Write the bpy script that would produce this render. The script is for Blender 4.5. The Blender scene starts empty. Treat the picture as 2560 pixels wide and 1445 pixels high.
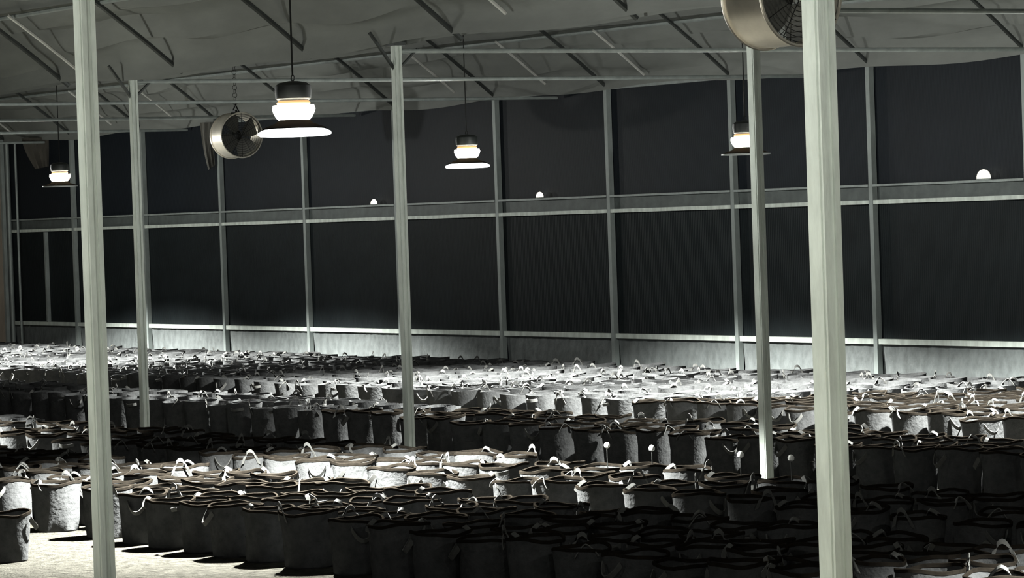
import bpy, bmesh, math, random
from math import sin, cos, pi, radians
from mathutils import Vector, Matrix

random.seed(7)
C = bpy.context.scene.collection
scene = bpy.context.scene

# ------------------------------------------------------------------ camera, world, exposure
FPX = 8400.0                       # focal length in pixels of the 2560 px wide frame
YAW, PITCH, ROLL = radians(57.5), 0.0222, 0.034
CAM_Z = 2.2
r0 = Vector((cos(YAW), sin(YAW), 0)); f0 = Vector((-sin(YAW), cos(YAW), 0)); z0 = Vector((0, 0, 1))
fw = f0 * cos(PITCH) - z0 * sin(PITCH)
u0 = z0 * cos(PITCH) + f0 * sin(PITCH)
R = r0 * cos(ROLL) - u0 * sin(ROLL)
U = r0 * sin(ROLL) + u0 * cos(ROLL)
cd = bpy.data.cameras.new('camera')
cam = bpy.data.objects.new('camera', cd)
C.objects.link(cam)
cd.sensor_width = 36.0
cd.lens = 36.0 * FPX / 2560.0
cd.clip_start = 0.1
cd.clip_end = 300
cam.matrix_world = Matrix(((R.x, U.x, -fw.x, 0), (R.y, U.y, -fw.y, 0), (R.z, U.z, -fw.z, CAM_Z), (0, 0, 0, 1)))
scene.camera = cam

w = bpy.data.worlds.new('night'); scene.world = w
w.use_nodes = True
bg = w.node_tree.nodes['Background']
bg.inputs[0].default_value = (0.55, 0.66, 0.85, 1)
bg.inputs[1].default_value = 0.0025
vs = scene.view_settings
scene.display_settings.display_device = 'sRGB'
vs.view_transform = 'Standard'
vs.look = 'None'
vs.exposure = 0.0
vs.gamma = 1.0
vs.use_curve_mapping = False

SPOT_W, SPOT_BLEND = 20500.0, 0.45
CONE_NEAR, CONE_FAR = 118.0, 138.0        # beam spread of the middle-bay and the far-bay lamps
BULB_W = 520.0
LIGHT_COL = (0.98, 1.0, 0.95)


def pix(p):
    """where a world point falls in the photograph, used only to leave out bags that are out of view"""
    d = Vector(p) - Vector((0, 0, CAM_Z))
    z = d.dot(fw)
    if z < 0.5:
        return (-9999, -9999, z)
    return (1280 + FPX * d.dot(R) / z, 722.5 - FPX * d.dot(U) / z, z)


# ------------------------------------------------------------------ materials
def mat(name, base, rough=0.6, metal=0.0, noise=None, bump=None, emit=None, sheen=0.0, stretch=(1, 1, 1), spec=None):
    m = bpy.data.materials.new(name); m.use_nodes = True
    nt = m.node_tree; b = nt.nodes['Principled BSDF']
    b.inputs['Base Color'].default_value = (*base, 1)
    b.inputs['Roughness'].default_value = rough
    b.inputs['Metallic'].default_value = metal
    if spec is not None:
        b.inputs['Specular IOR Level'].default_value = spec
    if sheen:
        b.inputs['Sheen Weight'].default_value = sheen
    tc = nt.nodes.new('ShaderNodeTexCoord')
    mp = nt.nodes.new('ShaderNodeMapping'); mp.inputs['Scale'].default_value = stretch
    nt.links.new(tc.outputs['Object'], mp.inputs['Vector'])
    if noise:
        sc, dark, light = noise
        n = nt.nodes.new('ShaderNodeTexNoise'); n.inputs['Scale'].default_value = sc
        n.inputs['Detail'].default_value = 5; n.inputs['Roughness'].default_value = 0.65
        cr = nt.nodes.new('ShaderNodeValToRGB')
        cr.color_ramp.elements[0].position = 0.33; cr.color_ramp.elements[1].position = 0.68
        cr.color_ramp.elements[0].color = (*[c * dark for c in base], 1)
        cr.color_ramp.elements[1].color = (*[c * light for c in base], 1)
        nt.links.new(mp.outputs[0], n.inputs['Vector'])
        nt.links.new(n.outputs['Fac'], cr.inputs['Fac'])
        nt.links.new(cr.outputs['Color'], b.inputs['Base Color'])
    if bump:
        sc, st = bump
        n2 = nt.nodes.new('ShaderNodeTexNoise'); n2.inputs['Scale'].default_value = sc
        n2.inputs['Detail'].default_value = 4
        bp = nt.nodes.new('ShaderNodeBump'); bp.inputs['Strength'].default_value = st
        bp.inputs['Distance'].default_value = 0.02
        nt.links.new(mp.outputs[0], n2.inputs['Vector'])
        nt.links.new(n2.outputs['Fac'], bp.inputs['Height'])
        nt.links.new(bp.outputs['Normal'], b.inputs['Normal'])
    if emit:
        b.inputs['Emission Color'].default_value = (*emit[0], 1)
        b.inputs['Emission Strength'].default_value = emit[1]
    return m


def ribbed(name, base, freq, depth, rough, noise):
    m = mat(name, base, rough, noise=noise, spec=0.12)
    nt = m.node_tree; b = nt.nodes['Principled BSDF']
    tc = nt.nodes.new('ShaderNodeTexCoord')
    wv = nt.nodes.new('ShaderNodeTexWave'); wv.wave_type = 'BANDS'; wv.bands_direction = 'X'
    wv.inputs['Scale'].default_value = freq
    bp = nt.nodes.new('ShaderNodeBump'); bp.inputs['Strength'].default_value = depth; bp.inputs['Distance'].default_value = 0.01
    nt.links.new(tc.outputs['Object'], wv.inputs['Vector'])
    nt.links.new(wv.outputs['Fac'], bp.inputs['Height'])
    nt.links.new(bp.outputs['Normal'], b.inputs['Normal'])
    return m


M = {}
M['floor'] = mat('pale_gravel', (0.0385, 0.037, 0.0315), 0.9, noise=(13.0, 0.5, 1.3), bump=(55.0, 0.9), spec=0.0)
M['galv'] = mat('galvanised_steel', (0.60, 0.65, 0.60), 0.55, 0.1, noise=(9.0, 0.72, 1.12), bump=(60, 0.15), stretch=(1, 1, 0.25))
M['galv_dull'] = mat('dull_galvanised_steel', (0.27, 0.30, 0.29), 0.55, 0.2, noise=(7.0, 0.75, 1.1), stretch=(1, 1, 0.4))
M['dark_steel'] = mat('dark_painted_steel', (0.045, 0.05, 0.048), 0.5, 0.3, noise=(8.0, 0.7, 1.2))
M['pale_steel'] = mat('pale_steel_rod', (0.55, 0.55, 0.52), 0.45, 0.2, noise=(8.0, 0.8, 1.1))
M['sheet'] = mat('grey_film_sheet', (0.165, 0.174, 0.163), 0.8, noise=(2.3, 0.8, 1.12), bump=(9.0, 0.25), stretch=(0.3, 1, 1))
M['upper'] = ribbed('navy_twinwall_panel', (0.0085, 0.0112, 0.0150), 16.0, 0.15, 0.55, (1.2, 0.85, 1.15))
M['lower'] = ribbed('dark_green_twinwall_panel', (0.0095, 0.0130, 0.0145), 9.0, 0.35, 0.6, (1.6, 0.75, 1.2))
M['base'] = mat('pale_base_sheet', (0.128, 0.141, 0.140), 0.65, noise=(9.0, 0.7, 1.2), bump=(14.0, 0.7), stretch=(1, 1, 0.6))
M['band'] = mat('grey_rail_web', (0.085, 0.098, 0.096), 0.6, 0.1, noise=(6.0, 0.75, 1.2))
M['brown'] = mat('brown_end_board', (0.20, 0.165, 0.13), 0.7, noise=(5.0, 0.7, 1.2), stretch=(1, 1, 0.2))
M['bag'] = mat('black_felt_fabric', (0.040, 0.0407, 0.0413), 0.95, noise=(16.0, 0.78, 1.2), bump=(38.0, 0.35), spec=0.0)
M['hem'] = mat('brown_black_hem', (0.0085, 0.0072, 0.0058), 0.9, noise=(18.0, 0.7, 1.3), spec=0.0)
M['strap'] = mat('grey_webbing_strap', (0.065, 0.065, 0.062), 0.8, noise=(40.0, 0.8, 1.15), spec=0.1)
M['soil'] = mat('dry_potting_mix', (0.022, 0.020, 0.017), 1.0, noise=(30.0, 0.5, 1.5), bump=(60.0, 1.0), spec=0.0)
M['alu'] = mat('polished_aluminium', (0.74, 0.69, 0.60), 0.42, 0.85, noise=(4.0, 0.85, 1.08), stretch=(1, 1, 1))
M['black_wire'] = mat('black_wire', (0.02, 0.021, 0.02), 0.5, 0.5, noise=(10.0, 0.8, 1.2))
M['blade'] = mat('grey_fan_blade', (0.20, 0.20, 0.185), 0.5, 0.4, noise=(6.0, 0.8, 1.1))
M['housing'] = mat('black_lamp_housing', (0.018, 0.021, 0.021), 0.5, 0.2, noise=(8.0, 0.8, 1.2))
M['bulb'] = mat('glowing_warm_bowl', (0.9, 0.85, 0.75), 0.4, emit=((1.0, 0.90, 0.76), 9.0))
nt = M['bulb'].node_tree                      # a frosted bowl: part of the lamp's light passes through it
mx = nt.nodes.new('ShaderNodeMixShader'); tr = nt.nodes.new('ShaderNodeBsdfTransparent')
nt.links.new(tr.outputs[0], mx.inputs[1]); nt.links.new(nt.nodes['Principled BSDF'].outputs[0], mx.inputs[2])
mx.inputs[0].default_value = 0.55
nt.links.new(mx.outputs[0], nt.nodes['Material Output'].inputs['Surface'])
M['shade'] = mat('matt_black_shade', (0.0006, 0.0005, 0.0004), 0.9, spec=0.0)
M['neck'] = mat('amber_glowing_neck', (0.7, 0.45, 0.2), 0.4, emit=((1.0, 0.55, 0.22), 0.9))
M['lens'] = mat('glowing_white_lens', (0.9, 0.9, 0.9), 0.3, emit=((0.95, 1.0, 1.0), 3.0))
M['lens_off'] = mat('grey_lens_rim', (0.35, 0.37, 0.38), 0.4, noise=(8.0, 0.9, 1.05))
M['cloth'] = mat('pale_hanging_cloth', (0.26, 0.25, 0.225), 0.9, noise=(6.0, 0.75, 1.15), bump=(12.0, 0.5), stretch=(1, 1, 0.3))
M['cloth_dark'] = mat('brown_hanging_cloth', (0.11, 0.10, 0.085), 0.9, noise=(6.0, 0.75, 1.15), bump=(12.0, 0.5), stretch=(1, 1, 0.3))
M['dome'] = mat('glowing_small_dome', (0.9, 0.88, 0.8), 0.4, emit=((1.0, 0.95, 0.80), 1.6))
M['white'] = mat('white_plastic', (0.75, 0.75, 0.72), 0.4, noise=(10.0, 0.92, 1.03))


# ------------------------------------------------------------------ mesh helpers
def add_box(bm, c, s, rot=None):
    g = bmesh.ops.create_cube(bm, size=1.0)
    mtx = Matrix.Translation(c) @ (rot or Matrix.Identity(4)) @ Matrix.Diagonal((*s, 1))
    bmesh.ops.transform(bm, matrix=mtx, verts=g['verts'])


def add_tube(bm, a, b, r, n=8, r2=None):
    a, b = Vector(a), Vector(b); d = b - a
    g = bmesh.ops.create_cone(bm, cap_ends=True, segments=n, radius1=r, radius2=r if r2 is None else r2, depth=d.length)
    mtx = Matrix.Translation((a + b) / 2) @ d.to_track_quat('Z', 'Y').to_matrix().to_4x4()
    bmesh.ops.transform(bm, matrix=mtx, verts=g['verts'])


def add_lathe(bm, prof, n=24, close=False, m=None):
    rings = []
    for (r, z) in prof:
        rings.append([bm.verts.new((r * cos(2 * pi * k / n), r * sin(2 * pi * k / n), z)) for k in range(n)])
    for a, b in zip(rings, rings[1:]):
        for k in range(n):
            bm.faces.new((a[k], a[(k + 1) % n], b[(k + 1) % n], b[k]))
    if close:
        bm.faces.new(list(reversed(rings[0]))); bm.faces.new(rings[-1])
    if m is not None:
        bmesh.ops.transform(bm, matrix=m, verts=[v for r_ in rings for v in r_])
    return rings


def add_ring(bm, c, axis_rot, R_, r, n=28, k=6):
    """a torus"""
    vs_ = []
    for i in range(n):
        t = 2 * pi * i / n
        row = []
        for j in range(k):
            p = 2 * pi * j / k
            v = Vector(((R_ + r * cos(p)) * cos(t), (R_ + r * cos(p)) * sin(t), r * sin(p)))
            row.append(bm.verts.new(Vector(c) + axis_rot @ v))
        vs_.append(row)
    for i in range(n):
        for j in range(k):
            bm.faces.new((vs_[i][j], vs_[(i + 1) % n][j], vs_[(i + 1) % n][(j + 1) % k], vs_[i][(j + 1) % k]))


def add_strip(bm, pts, wvec, t=0.004):
    """a flat strap of thickness t following pts, its width along the vectors wvec"""
    rows = []
    for i, p in enumerate(pts):
        p = Vector(p); wv_ = Vector(wvec[i])
        a = Vector(pts[max(i - 1, 0)]); b = Vector(pts[min(i + 1, len(pts) - 1)])
        nrm = (b - a).cross(wv_)
        nrm = nrm.normalized() * t if nrm.length > 1e-9 else Vector((0, 0, t))
        rows.append([bm.verts.new(p - wv_ - nrm), bm.verts.new(p + wv_ - nrm), bm.verts.new(p + wv_ + nrm), bm.verts.new(p - wv_ + nrm)])
    for a, b in zip(rows, rows[1:]):
        for k in range(4):
            bm.faces.new((a[k], a[(k + 1) % 4], b[(k + 1) % 4], b[k]))
    bm.faces.new(list(reversed(rows[0]))); bm.faces.new(rows[-1])


def mesh(name, bm, m, smooth=False):
    bmesh.ops.recalc_face_normals(bm, faces=bm.faces)
    me = bpy.data.meshes.new(name)
    bm.to_mesh(me); bm.free()
    me.materials.append(m)
    if smooth:
        me.polygons.foreach_set('use_smooth', [True] * len(me.polygons))
        me.set_sharp_from_angle(angle=radians(40))
    return me


def obj(name, me, parent=None, loc=None, rot=None):
    o = bpy.data.objects.new(name, me); C.objects.link(o)
    if parent is not None:
        o.parent = parent
    if loc is not None:
        o.location = loc
    if rot is not None:
        o.rotation_euler = rot
    return o


def tag(o, label=None, cat=None, group=None, kind=None):
    if label: o['label'] = label
    if cat: o['category'] = cat
    if group: o['group'] = group
    if kind: o['kind'] = kind
    return o


def empty(name, loc, rz=0.0):
    o = bpy.data.objects.new(name, None); C.objects.link(o)
    o.location = loc; o.rotation_euler = (0, 0, rz); o.empty_display_size = 0.2
    return o


# ------------------------------------------------------------------ the building
GUT = [-2.35, 6.30, 15.0, 23.60]      # gutter lines (Y); the back wall stands on the last
GUT_Z = 3.78
X0, X1 = -52.85, -3.0                  # length of the house
WALL_Y = 23.6

bm = bmesh.new()
add_box(bm, ((X0 + 6) / 2 - 2, 11.0, -0.1), (62.0 + 4, 30.0, 0.2))
floor = obj('floor', mesh('floor', bm, M['floor']))
tag(floor, 'pale sandy gravel floor of the greenhouse', kind='structure')


# back wall --------------------------------------------------------------------------------
posts_x = [-29.4 - 2.6 * k for k in range(-5, 10)]       # -16.4 ... -52.8
wall = empty('wall_back', (0, WALL_Y, 0))
tag(wall, 'far wall of dark twinwall panels in a steel frame over a pale base', kind='structure')
bm = bmesh.new(); add_box(bm, (0, 0, GUT_Z / 2), (0.066, 0.07, GUT_Z))
post_me = mesh('wall_post', bm, M['galv_dull'])
PY = -0.06
for x in posts_x:
    obj('wall_post', post_me, wall, (x, PY, 0))
bw = 2.6 - 0.08
bm = bmesh.new(); add_box(bm, (0, 0, 0), (bw, 0.04, 1.50)); lower_me = mesh('lower_panel', bm, M['lower'])
bm = bmesh.new(); add_box(bm, (0, 0, 0), (bw, 0.04, 1.34)); upper_me = mesh('upper_panel', bm, M['upper'])
# the base sheet is crinkled a little
bm = bmesh.new()
nx, nz = 26, 8
grid = [[bm.verts.new((-bw / 2 + bw * i / nx, -0.02 - 0.012 * sin(i * 2.1 + j) * (0.5 + 0.5 * sin(i * 0.7 + j * 1.9)), 0.62 * j / nz)) for j in range(nz + 1)] for i in range(nx + 1)]
for i in range(nx):
    for j in range(nz):
        bm.faces.new((grid[i][j], grid[i + 1][j], grid[i + 1][j + 1], grid[i][j + 1]))
base_me = mesh('base_sheet', bm, M['base'], True)
# rails span one bay each between two posts
bm = bmesh.new(); add_box(bm, (0, -0.045, 0), (bw, 0.07, 0.06)); base_rail_me = mesh('base_rail', bm, M['galv'])
bm = bmesh.new(); add_box(bm, (0, -0.05, 0), (bw, 0.09, 0.045)); flange_me = mesh('mid_rail_flange', bm, M['galv'])
bm = bmesh.new(); add_box(bm, (0, -0.05, 0), (bw, 0.10, 0.025)); flange2_me = mesh('mid_rail_ledge', bm, M['galv_dull'])
bm = bmesh.new(); add_box(bm, (0, 0, 0), (bw, 0.04, 0.16)); web_me = mesh('mid_rail_web', bm, M['band'])
bm = bmesh.new(); add_box(bm, (0, -0.02, 0), (bw, 0.10, 0.07)); eave_me = mesh('eave_rail', bm, M['galv_dull'])
for i in range(len(posts_x) - 1):
    cx = (posts_x[i] + posts_x[i + 1]) / 2
    obj('base_sheet', base_me, wall, (cx, 0, 0))
    obj('base_rail', base_rail_me, wall, (cx, 0, 0.645))
    obj('lower_panel', lower_me, wall, (cx, 0, 0.675 + 0.75))
    obj('mid_rail_flange', flange_me, wall, (cx, 0, 2.20))
    obj('mid_rail_web', web_me, wall, (cx, 0, 2.30))
    obj('mid_rail_ledge', flange2_me, wall, (cx, 0, 2.385))
    obj('upper_panel', upper_me, wall, (cx, 0, 2.40 + 0.67))
    obj('eave_rail', eave_me, wall, (cx, 0, GUT_Z - 0.035))
bm = bmesh.new(); add_box(bm, (0, -0.045, 0), (0.05, 0.07, 1.50))
obj('vent_frame', mesh('vent_frame', bm, M['galv_dull']), wall, (-51.35, 0, 1.42))

for x, r_ in ((-52.62, 0.028), (-52.28, 0.020)):
    bm = bmesh.new(); add_tube(bm, (0, -0.13, 0), (0, -0.13, 3.7), r_, 10)
    obj('conduit', mesh('conduit', bm, M['galv_dull']), wall, (x, 0, 0))

# end wall
wl = empty('wall_left', (X0 - 0.015, 0, 0))
tag(wl, 'dark end wall of brown boards and upright posts beyond the far corner', kind='structure')
for k in range(10):
    y = WALL_Y - 0.15 - 1.3 * (k + 0.5)
    bm = bmesh.new(); add_box(bm, (0, y, 1.88), (0.05, 1.24, 3.76))
    obj('end_panel', mesh('end_panel', bm, M['brown'] if k % 2 == 0 else M['lower']), wl)
    bm = bmesh.new(); add_box(bm, (0.06, y + 0.65, 1.88), (0.07, 0.06, 3.76))
    obj('end_post', mesh('end_post', bm, M['galv_dull']), wl)

# roof ------------------------------------------------------------------------------------
HALF = 4.33


def roof_h(s):
    return GUT_Z + 0.80 * s - 0.05 * s * s


ceil = empty('ceiling', (0, 0, 0))
tag(ceil, 'grey film roof sagging in long folds over steel rafters', kind='structure')


def sheet(yg, sgn):
    bm = bmesh.new()
    xs = [X0 - 0.2 + 0.2 * i for i in range(int((X1 + 4 - X0) / 0.2) + 2)]
    ns = 46
    prev = None
    for x in xs:
        col = []
        t = (x + 29.4) / 2.6
        sag = sin(pi * (t - math.floor(t))) ** 2
        for j in range(ns + 1):
            s = HALF * (j / ns) ** 1.4
            fold = 0.048 * sin(s * 17.0 + 0.35 * sin(x * 0.9)) + 0.022 * sin(s * 31 + 0.6 * x) + 0.02 * sin(x * 2.3 + s * 5)
            fold *= min(1.0, s / 0.25) * (1.15 if s < 1.6 else 0.6)
            h = roof_h(s) + 0.09 - 0.07 * sag * min(1, s / 0.4) + fold
            if s < 0.22:
                h -= (0.22 - s) / 0.22 * (0.17 + 0.025 * sin(x * 1.7 + yg) + 0.02 * sin(x * 0.6))
            col.append(bm.verts.new((x, yg + sgn * max(s, 0.10), h)))
        if prev:
            for j in range(ns):
                bm.faces.new((prev[j], col[j], col[j + 1], prev[j + 1]))
        prev = col
    return mesh('roof_sheet', bm, M['sheet'], True)


for gi in range(3):
    ya, yb = GUT[gi], GUT[gi + 1]
    obj('roof_sheet', sheet(ya, 1), ceil)
    obj('roof_sheet', sheet(yb, -1), ceil)


def rafter_mesh(name, r, s0, s1, m, n=10):
    bm = bmesh.new()
    pts = [(0, -(s0 + (s1 - s0) * i / n), roof_h(s0 + (s1 - s0) * i / n) - 0.085) for i in range(n + 1)]
    for a, b in zip(pts, pts[1:]):
        add_tube(bm, a, b, r, 6)
    return mesh(name, bm, m)


raf_me = rafter_mesh('rafter', 0.024, 0.0, HALF, M['dark_steel'])
rod_me = rafter_mesh('roof_rod', 0.016, 0.22, 0.95, M['pale_steel'], 4)
for gi in (1, 2):
    yb = GUT[gi + 1]
    for i, x in enumerate(posts_x):
        if gi == 1 and x > -17 - 2: pass
        obj('rafter', raf_me, ceil, (x, yb, 0))
    for i in range(len(posts_x) - 1):
        if (i * 7 + gi * 3) % 5 in (0, 2, 3):
            o = obj('roof_rod', rod_me, ceil, (posts_x[i] - 0.75 - 0.4 * ((i * 3) % 4), yb, -0.03))
bm = bmesh.new(); add_tube(bm, (X0, 0, 0), (X1, 0, 0), 0.022, 6)
pur_me = mesh('purlin', bm, M['galv_dull'])
for gi in (1, 2):
    for s in (0.85, 1.9, 3.1, HALF):
        obj('purlin', pur_me, ceil, (0, GUT[gi + 1] - s, roof_h(s) - 0.05))
for gi in (1, 2):
    bm = bmesh.new(); add_box(bm, ((X0 + X1) / 2, GUT[gi], GUT_Z + 0.02), (X1 - X0, 0.14, 0.05))
    obj('gutter_beam', mesh('gutter_beam', bm, M['galv_dull']), ceil)
# tie beams over the second bay, one at each column line
TIE_X = [-14.98, -20.15, -25.3, -30.5, -35.7, -40.85, -46.0, -51.2]
bm = bmesh.new(); add_tube(bm, (0, GUT[2] + 0.05, 0), (0, GUT[3] - 0.08, 0), 0.020, 8)
tie_me = mesh('tie_beam', bm, M['galv_dull'])
for x in TIE_X:
    obj('tie_beam', tie_me, ceil, (x, 0, 3.66))

# ------------------------------------------------------------------ columns
def column(x, y, label, bracket=False):
    t = empty('steel_column', (x, y, 0)); tag(t, label, 'column', 'steel roof columns')
    a = 0.072
    bm = bmesh.new()
    g = bmesh.ops.create_cube(bm, size=1.0)
    bmesh.ops.transform(bm, matrix=Matrix.Translation((0, 0, GUT_Z / 2)) @ Matrix.Diagonal((a, a, GUT_Z, 1)), verts=g['verts'])
    ed = [e for e in bm.edges if abs(e.verts[0].co.z - e.verts[1].co.z) > 1]
    bmesh.ops.bevel(bm, geom=ed, offset=0.005, segments=2, affect='EDGES')
    obj('post', mesh('post', bm, M['galv']), t)
    for k in (-1, 1):
        bm = bmesh.new(); add_box(bm, (a / 2 + 0.004, k * 0.021, GUT_Z / 2), (0.008, 0.022, GUT_Z - 0.02))
        obj('channel_lip', mesh('channel_lip', bm, M['galv']), t)
    bm = bmesh.new(); add_box(bm, (0, 0, 0.005), (0.16, 0.16, 0.01))
    obj('base_plate', mesh('base_plate', bm, M['galv_dull']), t)
    if bracket:
        bm = bmesh.new()
        add_box(bm, (0, 0, GUT_Z - 0.05), (0.14, 0.12, 0.05))
        add_tube(bm, (0, -0.02, GUT_Z - 0.28), (0, -0.26, GUT_Z + 0.04), 0.018, 6)
        add_tube(bm, (0, 0.02, GUT_Z - 0.28), (0, 0.22, GUT_Z - 0.10), 0.014, 6)
        obj('bracket', mesh('bracket', bm, M['dark_steel']), t)
    return t


column(-8.11, GUT[1], 'thickest pale galvanised column, foremost in view, standing before the big round fan')
column(-13.26, GUT[1], 'pale galvanised column rising beside the bright patch of bare gravel floor')
column(-20.10, GUT[2], 'slim steel column with one lit face, directly under the big round fan', True)
column(-25.3, GUT[2], 'dull grey column standing between the two pendant lamps with bright discs', True)
column(-30.5, GUT[2], 'thin grey column just behind the column by the bare gravel patch', True)

# ------------------------------------------------------------------ pendant lamps


def lamp_meshes(bright):
    q = {}
    bm = bmesh.new(); add_lathe(bm, [(0.10, 0.235), (0.118, 0.25), (0.122, 0.30), (0.118, 0.335), (0.09, 0.355), (0.03, 0.365)], 28, True)
    q['housing'] = mesh('housing', bm, M['housing'], True)
    bm = bmesh.new(); add_lathe(bm, [(0.105, 0.205), (0.112, 0.22), (0.10, 0.236)], 28, True)
    q['neck'] = mesh('neck', bm, M['neck'], True)
    bm = bmesh.new(); add_lathe(bm, [(0.100, 0.108), (0.118, 0.125), (0.134, 0.155), (0.142, 0.18), (0.135, 0.205)], 28, True)
    q['bowl'] = mesh('bowl', bm, M['bulb'], True)
    bm = bmesh.new(); add_lathe(bm, [(0.100, 0.110), (0.125, 0.088), (0.21, 0.056), (0.207, 0.050), (0.12, 0.068), (0.095, 0.10)] if bright else
              [(0.100, 0.110), (0.13, 0.085), (0.232, 0.052), (0.229, 0.047), (0.12, 0.066), (0.095, 0.10)], 36)
    q['shade'] = mesh('shade', bm, M['shade'], True)
    if bright:
        bm = bmesh.new(); add_lathe(bm, [(0.19, 0.0), (0.228, 0.003), (0.245, 0.014), (0.240, 0.030), (0.20, 0.048), (0.10, 0.058)], 40, True)
        q['rim_lens'] = mesh('rim_lens', bm, M['lens'], True)
    else:
        bm = bmesh.new(); add_lathe(bm, [(0.20, 0.034), (0.238, 0.036), (0.238, 0.047), (0.20, 0.052)], 40, True)
        q['rim_lens'] = mesh('rim_lens', bm, M['lens_off'], True)
    bm = bmesh.new(); add_ring(bm, (0, 0, 0.385), Matrix.Rotation(pi / 2, 3, 'X'), 0.02, 0.004, 14, 5)
    q['hook'] = mesh('hook', bm, M['black_wire'])
    return q


LM = {True: lamp_meshes(True), False: lamp_meshes(False)}
def lamp(x, y, label, bright, power=1.0, z=2.78, size=1.0):
    cone = CONE_FAR if y > GUT[2] else CONE_NEAR
    power *= 0.70 if y > GUT[2] else 1.0
    t = empty('pendant_lamp', (x, y, z)); t.scale = (size,) * 3; tag(t, label, 'lamp', 'pendant grow lamps')
    for k, me in LM[bright].items():
        obj(k, me, t)
    gap = min(abs(y - g) for g in GUT)
    bm = bmesh.new(); add_tube(bm, (0, 0, 0.40), (0, 0, (roof_h(gap) - 0.03 - z) / size), 0.007, 6)
    obj('cable', mesh('cable', bm, M['black_wire']), t)
    ld = bpy.data.lights.new('lamp_beam', 'SPOT')
    ld.energy = SPOT_W * power; ld.spot_size = radians(cone); ld.spot_blend = SPOT_BLEND
    ld.shadow_soft_size = 0.05; ld.color = LIGHT_COL
    o = bpy.data.objects.new('lamp_beam', ld); C.objects.link(o); o.parent = t; o.location = (0, 0, -0.06)
    lp = bpy.data.lights.new('lamp_glow', 'POINT')
    lp.energy = BULB_W; lp.shadow_soft_size = 0.05; lp.color = LIGHT_COL
    o = bpy.data.objects.new('lamp_glow', lp); C.objects.link(o); o.parent = t; o.location = (0, 0, 0.16)
    return t


YR1, YR2, YR0 = 11.6, 19.30, 2.5
lamp(-21.02, YR1, 'large pendant lamp with black cap, glowing bowl and wide bright disc', True, z=2.807, size=1.08)
lamp(-31.11, YR2, 'smaller-looking pendant lamp with thin bright disc, hanging before the far wall', True, z=2.72)
lamp(-26.03, YR2, 'pendant lamp whose glow is crossed by the slim steel column', False, z=2.66)
lamp(-41.56, YR2, 'distant pendant lamp with glowing bowl, near the dark end wall', False, z=2.745)
# the same lamps outside the frame; those labelled added are only fill light
for (x, y, l) in ((-20.9, YR2, 'pendant lamp of the far bay, next after the one crossed by the slim column'),
                  (-9.9, YR1, 'pendant lamp of the middle bay, on the near side of the big round fan'),
                  (-29.8, YR1 - 0.95, 'added unseen pendant lamp of the middle bay, brightening the roof film'),  # added out of view to lift the far end of the middle roof
                  (-46.9, YR2, 'pendant lamp of the far bay, last before the dark end wall'),
                  (-5.2, YR0 + 2.0, 'added unseen pendant lamp over the nearest bay, brightening the thickest column'),  # added off its row to brighten the right face of the thickest column
                  (-9.9, YR0, 'pendant lamp over the nearest bay, in the middle of its row'),
                  (-15.1, YR0, 'pendant lamp over the nearest bay, last of its row')):
    lamp(x, y, l, False)

# small dome lights on the mid rail of the far wall
bm = bmesh.new(); add_lathe(bm, [(0.10, 0.0), (0.098, 0.03), (0.08, 0.065), (0.045, 0.088), (0.008, 0.095)], 20, True); dome_me = mesh('dome_light', bm, M['dome'], True)
bm = bmesh.new(); add_lathe(bm, [(0.11, 0.0), (0.11, 0.012), (0.09, 0.014)], 20, True); plate_me = mesh('base_plate', bm, M['galv_dull'])
for x, l, s in ((-40.38, 'small glowing dome light on the wall rail, just beside the dull grey column', 0.75),
                (-36.15, 'small glowing dome light on the wall rail, below the lamp with thin disc', 0.75),
                (-27.47, 'small glowing dome light on the wall rail, beyond the thickest column', 1.05)):
    t = empty('dome_light', (x, WALL_Y - 0.10, 2.3975)); tag(t, l, 'light', 'dome lights on the wall rail')
    t.scale = (s, 0.4 * s, s)
    obj('dome', dome_me, t, (0, 0, 0.01)); obj('base_plate', plate_me, t)

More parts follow.
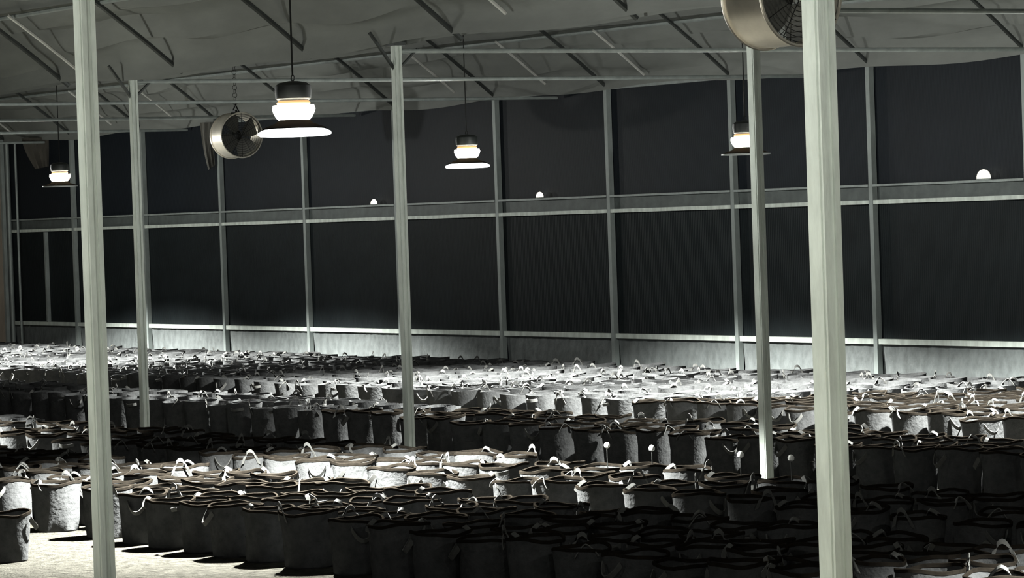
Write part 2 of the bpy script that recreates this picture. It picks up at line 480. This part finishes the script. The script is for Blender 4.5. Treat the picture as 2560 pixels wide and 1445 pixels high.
# ------------------------------------------------------------------ round fans
def fan(x, y, z, hang, label, rz):
    t = empty('circulation_fan', (x, y, z), rz); tag(t, label, 'fan', 'round circulation fans')
    ax = Matrix.Rotation(pi / 2, 4, 'Y')          # lathe axis onto X
    Rr, L = 0.30, 0.36
    bm = bmesh.new()
    add_lathe(bm, [(Rr, -L / 2), (Rr, L / 2), (Rr - 0.006, L / 2), (Rr - 0.006, -L / 2), (Rr, -L / 2)], 48, False, ax)
    obj('drum', mesh('drum', bm, M['alu'], True), t)
    for s in (-1, 1):
        bm = bmesh.new(); add_ring(bm, (s * L / 2, 0, 0), ax.to_3x3(), Rr + 0.004, 0.011, 44, 6)
        obj('rolled_lip', mesh('rolled_lip', bm, M['alu'], True), t)
        bm = bmesh.new()
        for q in range(9):
            add_ring(bm, (s * (L / 2 + 0.004), 0, 0), ax.to_3x3(), 0.045 + 0.03 * q, 0.0022, 32, 4)
        for q in range(6):
            a = pi * q / 6
            add_tube(bm, (s * (L / 2 + 0.007), -Rr * cos(a), -Rr * sin(a)), (s * (L / 2 + 0.007), Rr * cos(a), Rr * sin(a)), 0.003, 5)
        obj('wire_guard', mesh('wire_guard', bm, M['black_wire']), t)
    bm = bmesh.new(); add_lathe(bm, [(0.02, -0.15), (0.075, -0.14), (0.08, 0.02), (0.055, 0.05), (0.02, 0.06)], 20, True, ax)
    obj('motor', mesh('motor', bm, M['black_wire'], True), t)
    for q in range(4):
        bm = bmesh.new()
        a = pi / 2 * q + 0.5
        ns = 6
        rows = []
        for i in range(ns + 1):
            rr = 0.06 + (0.27 - 0.06) * i / ns
            w_ = 0.05 + 0.075 * sin(pi * 0.62 * i / ns)
            rows.append([bm.verts.new((0.09 + 0.045 * k, rr * cos(a) - k * w_ * sin(a), rr * sin(a) + k * w_ * cos(a))) for k in (-1, 0, 1)])
        for ra, rb in zip(rows, rows[1:]):
            for k in range(2):
                bm.faces.new((ra[k], rb[k], rb[k + 1], ra[k + 1]))
        bmesh.ops.solidify(bm, geom=bm.faces[:], thickness=0.004)
        obj('blade', mesh('blade', bm, M['blade'], True), t)
    bm = bmesh.new()
    add_box(bm, (0, 0, Rr + 0.02), (0.10, 0.05, 0.05))
    add_tube(bm, (-0.13, 0, Rr), (0.02, 0, Rr + 0.14), 0.012, 6)
    add_tube(bm, (0.13, 0, Rr), (-0.02, 0, Rr + 0.14), 0.012, 6)
    obj('bracket', mesh('bracket', bm, M['black_wire']), t)
    bm = bmesh.new()
    n = max(2, int((hang - z - Rr - 0.12) / 0.05))
    for i in range(n):
        zz = Rr + 0.12 + (hang - z - Rr - 0.12) * (i + 0.5) / n
        rot = Matrix.Rotation(pi / 2, 3, 'X') if i % 2 else Matrix.Rotation(pi / 2, 3, 'Y')
        add_ring(bm, (0, 0, zz), rot, (hang - z - Rr - 0.12) / n * 0.62, 0.0035, 12, 4)
    obj('chain', mesh('chain', bm, M['black_wire']), t)
    return t


fan(-15.97, 12.14, 3.44, roof_h(2.9) + 0.02, 'big shiny round drum fan partly behind the thickest column', radians(2))
fan(-40.60, 21.5, 3.40, roof_h(2.2) + 0.02, 'small-looking round fan hanging beside the large pendant lamp', radians(-4))


# hanging cloths
def hanging(name, x, y, top, length, width, mm, label, taper):
    bm = bmesh.new()
    n, k = 12, 12
    rows = []
    for i in range(n + 1):
        v = i / n
        ww = width * (1 - taper * v ** 1.5)
        rows.append([bm.verts.new((ww * (j / k - 0.5) + 0.05 * v * v, 0.05 * sin(j * 1.3 + v * 1.5) * (0.4 + 0.6 * v), -length * v * (1 - 0.10 * (j / k) * v))) for j in range(k + 1)])
    for a, b in zip(rows, rows[1:]):
        for j in range(k):
            bm.faces.new((a[j], a[j + 1], b[j + 1], b[j]))
    bmesh.ops.solidify(bm, geom=bm.faces[:], thickness=0.006)
    o = obj(name, mesh(name, bm, mm, True), None, (x, y, top), (0, 0, YAW))
    tag(o, label, 'cloth')


hanging('hanging_cloth', -45.12, 23.40, 3.74, 0.72, 0.20, M['cloth'], 'narrow pale cloth hanging from the eave beside the small-looking round fan', 0.45)
hanging('hanging_cloth', -51.25, 23.47, 3.74, 0.52, 0.62, M['cloth_dark'], 'brown bunched cloth hanging from the eave above the far corner', 0.5)

# ------------------------------------------------------------------ fabric grow bags
RT, RB, HT = 0.180, 0.158, 0.345


def wob(a, z, seed):
    return 0.010 * sin(2 * a + seed) * (0.3 + z / HT) + 0.004 * sin(3 * a + 2.1 * seed + z * 9) + 0.003 * sin(5 * a + z * 22 + seed)


def bag_mesh(seed, n=26):
    bm = bmesh.new()
    prof = [(RB - 0.012, 0.0), (RB, 0.012), (RB + 0.006, 0.10), (RB + 0.012, 0.20), (RT - 0.003, 0.30), (RT, HT - 0.016),
            (RT - 0.007, HT - 0.016), (RT - 0.012, 0.26), (RB - 0.006, 0.14)]
    rings = add_lathe(bm, prof, n)
    bm.faces.new(list(reversed(rings[0])))
    for v in bm.verts:
        a = math.atan2(v.co.y, v.co.x); r_ = math.hypot(v.co.x, v.co.y)
        d = wob(a, v.co.z, seed)
        r2 = r_ + d
        v.co.x, v.co.y = r2 * cos(a), r2 * sin(a)
        if v.co.z > 0.29:
            v.co.z += 0.010 * sin(2 * a + seed * 1.7) + 0.004 * sin(5 * a + seed)
    return mesh('fabric_bag', bm, M['bag'], True)


def hem_mesh(seed, n=26):
    bm = bmesh.new()
    add_lathe(bm, [(RT + 0.003, HT - 0.020), (RT + 0.004, HT - 0.003), (RT - 0.002, HT), (RT - 0.011, HT - 0.003), (RT - 0.011, HT - 0.020), (RT + 0.003, HT - 0.020)], n)
    for v in bm.verts:
        a = math.atan2(v.co.y, v.co.x); r_ = math.hypot(v.co.x, v.co.y)
        r2 = r_ + wob(a, v.co.z, seed)
        v.co.x, v.co.y = r2 * cos(a), r2 * sin(a)
        v.co.z += 0.010 * sin(2 * a + seed * 1.7) + 0.004 * sin(5 * a + seed)
    return mesh('hem', bm, M['hem'], True)


def soil_mesh(seed, n=20):
    bm = bmesh.new()
    zt = 0.165
    c = bm.verts.new((0, 0, zt + 0.02))
    r1 = [bm.verts.new((0.09 * cos(2 * pi * k / n), 0.09 * sin(2 * pi * k / n), zt + 0.012 + 0.008 * sin(k * 2.3 + seed))) for k in range(n)]
    r2 = [bm.verts.new(((RT - 0.022) * cos(2 * pi * k / n), (RT - 0.017) * sin(2 * pi * k / n), zt)) for k in range(n)]
    for k in range(n):
        bm.faces.new((c, r1[k], r1[(k + 1) % n])); bm.faces.new((r1[k], r2[k], r2[(k + 1) % n], r1[(k + 1) % n]))
    return mesh('soil', bm, M['soil'], True)


def handle_pts(style, seed):
    pts, wv = [], []
    n = 10
    for i in range(n + 1):
        u = i / n
        a = -0.38 + 0.76 * u
        b = sin(pi * u)
        if style == 0:      # drooping outward loop
            r_ = RT + 0.006 + 0.035 * b; z = HT - 0.05 - 0.075 * b
            wd = Vector((0.010, 0, 0.013))
        elif style == 1:    # standing up loop
            r_ = RT + 0.008 + 0.012 * b; z = HT - 0.06 + 0.11 * b
            wd = Vector((0, 0, 0.013)) if 0.2 < u < 0.8 else Vector((0, 0.012 * (1 if u < .5 else -1), 0.006))
        elif style == 2:    # sticking out
            r_ = RT + 0.006 + 0.040 * b; z = HT - 0.045 - 0.01 * b
            wd = Vector((0.004, 0, 0.014))
        else:               # folded inward over the hem
            r_ = RT + 0.010 - 0.05 * b * b; z = HT - 0.05 + 0.068 * b
            wd = Vector((0.012, 0, 0.007))
        pts.append((r_ * cos(a), r_ * sin(a) * (0.9 + 0.15 * sin(seed)), z))
        wv.append(wd)
    return pts, wv


def handle_mesh(style, seed):
    bm = bmesh.new()
    pts, wv = handle_pts(style, seed)
    add_strip(bm, pts, wv, 0.003)
    return mesh('strap_handle', bm, M['strap'], True)


BAGS = [bag_mesh(s) for s in (0.3, 1.9, 3.1, 4.4)]
HEMS = [hem_mesh(s) for s in (0.3, 1.9, 3.1, 4.4)]
SOILS = [soil_mesh(s) for s in (0.3, 2.4)]
HANDLES = [handle_mesh(st, 0.5) for st in range(4)]

# rows of bags: (row name, Y, list of X); three blocks with an aisle between them
rows = []
front_x = [-23.32, -22.52, -21.72, -21.12, -20.66, -20.19, -19.75, -19.29, -18.75, -18.14, -17.60]
x = front_x[-1]
while x < -11.3:
    x += 0.50
    front_x.append(x)
rows.append(('front row', 10.35, front_x))
ORD = ['first', 'second', 'third', 'fourth', 'fifth', 'sixth', 'seventh', 'eighth', 'ninth', 'tenth', 'eleventh', 'twelfth', 'thirteenth', 'fourteenth', 'fifteenth', 'sixteenth', 'seventeenth', 'eighteenth', 'nineteenth', 'twentieth']
ORD += ['twenty-' + o for o in ORD[:9]] + ['thirtieth'] + ['thirty-' + o for o in ORD[:9]] + ['fortieth'] + ['forty-' + o for o in ORD[:9]] + ['fiftieth'] + ['fifty-' + o for o in ORD[:9]]
for k, yy in enumerate((10.80, 11.25, 11.70, 12.72, 13.24, 13.80)):
    off = random.uniform(-0.2, 0.2)
    st = 0.48 if k < 3 else 0.56
    rows.append(('%s row from the front' % ORD[k + 1], yy, [-1.12 * yy - st * i + off for i in range(0, 42)]))
for bi, (ys, n) in enumerate(((16.15, 3), (18.70, 10))):
    for k in range(n):
        y_ = ys + 0.46 * k
        if y_ > 23.2: continue
        off = random.uniform(-0.2, 0.2)
        nm = ('%s row past the aisle' % ORD[k]) if bi == 0 else ('%s row of the rear block' % ORD[k])
        rows.append((nm, y_, [-1.12 * y_ - 0.49 * i + off for i in range(0, 62)]))

cand = []
cols = [(-8.11, GUT[1]), (-13.26, GUT[1]), (-20.10, GUT[2]), (-25.3, GUT[2]), (-30.5, GUT[2])]
for ri, (nm, y_, xs) in enumerate(rows):
    for x in sorted(xs):
        jx, jy = random.uniform(-0.02, 0.02), random.uniform(-0.015, 0.015)
        if ri == 0: jx, jy = 0, random.uniform(-0.02, 0.015)
        px, py = x + jx, y_ + jy
        a = pix((px, py, 0.2)); top = pix((px, py, HT))
        if a[0] < -75 or a[0] > 2640 or top[1] > 1452: continue
        if px < X0 + 0.4: continue
        if any(math.hypot(px - cx, py - cy) < 0.32 for cx, cy in cols): continue
        cand.append((a[2], ri, nm, px, py))
# the bag standing by itself in front of the first row
stray = pix((-20.73, 9.15, 0.2))
cand.append((0.0, -1, 'stray', -20.75, 9.13))
cand.sort()
solo, rest = cand[:300], cand[300:]
count = {}
LOOK = {0: 'black fabric grow bag seen against the light', 1: 'black fabric grow bag'}
first = {}
for (zc, ri, nm, px, py) in sorted(solo, key=lambda c: (c[1], c[3])):
    k = count.get(ri, 0); count[ri] = k + 1
    vi = random.randrange(4)
    t = empty('grow_bag', (px, py, 0), random.uniform(0, 2 * pi))
    sc = random.uniform(0.97, 1.03)
    t.scale = (sc, sc, random.uniform(0.93, 1.06))
    t.rotation_euler[0] = random.uniform(-0.025, 0.025)
    if ri == -1:
        lab = 'black fabric grow bag standing alone on the gravel in front of the front row'
    elif ri == 0:
        lab = 'black grow bag, %s from the left in the dark front row' % ORD[k]
    else:
        lab = 'black grow bag, %s from the left in the %s' % (ORD[k], nm)
    tag(t, lab, 'grow bag', 'black fabric grow bags in rows')
    obj('fabric_bag', BAGS[vi], t); obj('hem', HEMS[vi], t); obj('soil', SOILS[vi % 2], t)
    for s in (0, 1):
        obj('strap_handle', HANDLES[random.choice((0, 0, 0, 1, 2, 3, 3))], t, (0, 0, 0), (0, 0, pi * s + random.uniform(-.2, .2)))

# the remaining bags, past the three hundred that show largest, are one object
V, F, MI = [], [], []
n = 14


def put(vs_, fs_, mi, ox, oy, rz, sc):
    b = len(V)
    c_, s_ = cos(rz), sin(rz)
    for (x_, y_, z_) in vs_:
        V.append((ox + (x_ * c_ - y_ * s_) * sc, oy + (x_ * s_ + y_ * c_) * sc, z_ * sc))
    for f in fs_:
        F.append(tuple(b + i for i in f)); MI.append(mi)


def simple_bag(seed):
    vs_, fs_ = [], []
    prof = [(RB, 0.0), (RB + 0.008, 0.12), (RT - 0.004, 0.28), (RT + 0.003, HT), (RT - 0.010, HT), (RB - 0.004, 0.15)]
    for (r_, z) in prof:
        for k in range(n):
            a = 2 * pi * k / n
            q = r_ + wob(a, z, seed)
            vs_.append((q * cos(a), q * sin(a), z + (0.008 * sin(2 * a + seed) if z > 0.3 else 0)))
    for i in range(len(prof) - 1):
        for k in range(n):
            fs_.append((i * n + k, i * n + (k + 1) % n, (i + 1) * n + (k + 1) % n, (i + 1) * n + k))
    return vs_, fs_, [(len(prof) - 1) * n + k for k in range(n)]


SB = [simple_bag(s) for s in (0.3, 1.9, 3.1, 4.4)]
SH = []
for me in HANDLES:
    SH.append(([tuple(v.co) for v in me.vertices], [tuple(p.vertices) for p in me.polygons]))
for (zc, ri, nm, px, py) in rest:
    rz = random.uniform(0, 2 * pi); sc = random.uniform(0.95, 1.05)
    vs_, fs_, cap = SB[random.randrange(4)]
    put(vs_, fs_, 0, px, py, rz, sc)
    put([vs_[i] for i in cap], [tuple(range(n))], 1, px, py, rz, sc)
    for s in (0, 1):
        hv, hf = SH[random.choice((0, 0, 1, 2, 3))]
        put(hv, hf, 2, px, py, rz + pi * s, sc)
me = bpy.data.meshes.new('grow_bag_field')
me.from_pydata(V, [], F)
for m_ in (M['bag'], M['soil'], M['strap']):
    me.materials.append(m_)
me.polygons.foreach_set('material_index', MI)
me.polygons.foreach_set('use_smooth', [True] * len(F))
me.set_sharp_from_angle(angle=radians(40))
o = obj('grow_bag_field', me)
tag(o, 'hundreds of black fabric grow bags crowded between the aisle and the far wall', 'grow bags', kind='stuff')

# drip stakes with white caps in bags of the last row before the aisle
bm = bmesh.new(); add_tube(bm, (0, 0, 0), (0, 0, 0.34), 0.0045, 6); stem_me = mesh('stem', bm, M['black_wire'])
bm = bmesh.new(); add_lathe(bm, [(0.006, 0.325), (0.021, 0.335), (0.023, 0.352), (0.014, 0.368), (0.004, 0.372)], 14, True); cap_me = mesh('cap', bm, M['white'], True)
last = [c for c in solo if c[1] == 6]
for tx, lab in ((1535, 'first from the dull grey column'), (1650, 'second from the dull grey column'), (1798, 'third from the dull grey column'), (1940, 'nearest to the slim steel column')):
    c = min(last, key=lambda q: abs(pix((q[3], q[4], 0.5))[0] - tx))
    t = empty('drip_stake', (c[3] + 0.05, c[4] + 0.03, 0.13)); tag(t, 'white-capped drip stake standing in a grow bag, ' + lab, 'stake', 'white-capped drip stakes')
    obj('stem', stem_me, t); obj('cap', cap_me, t)
print('bags', len(solo), len(rest), 'objects', len(bpy.data.objects))
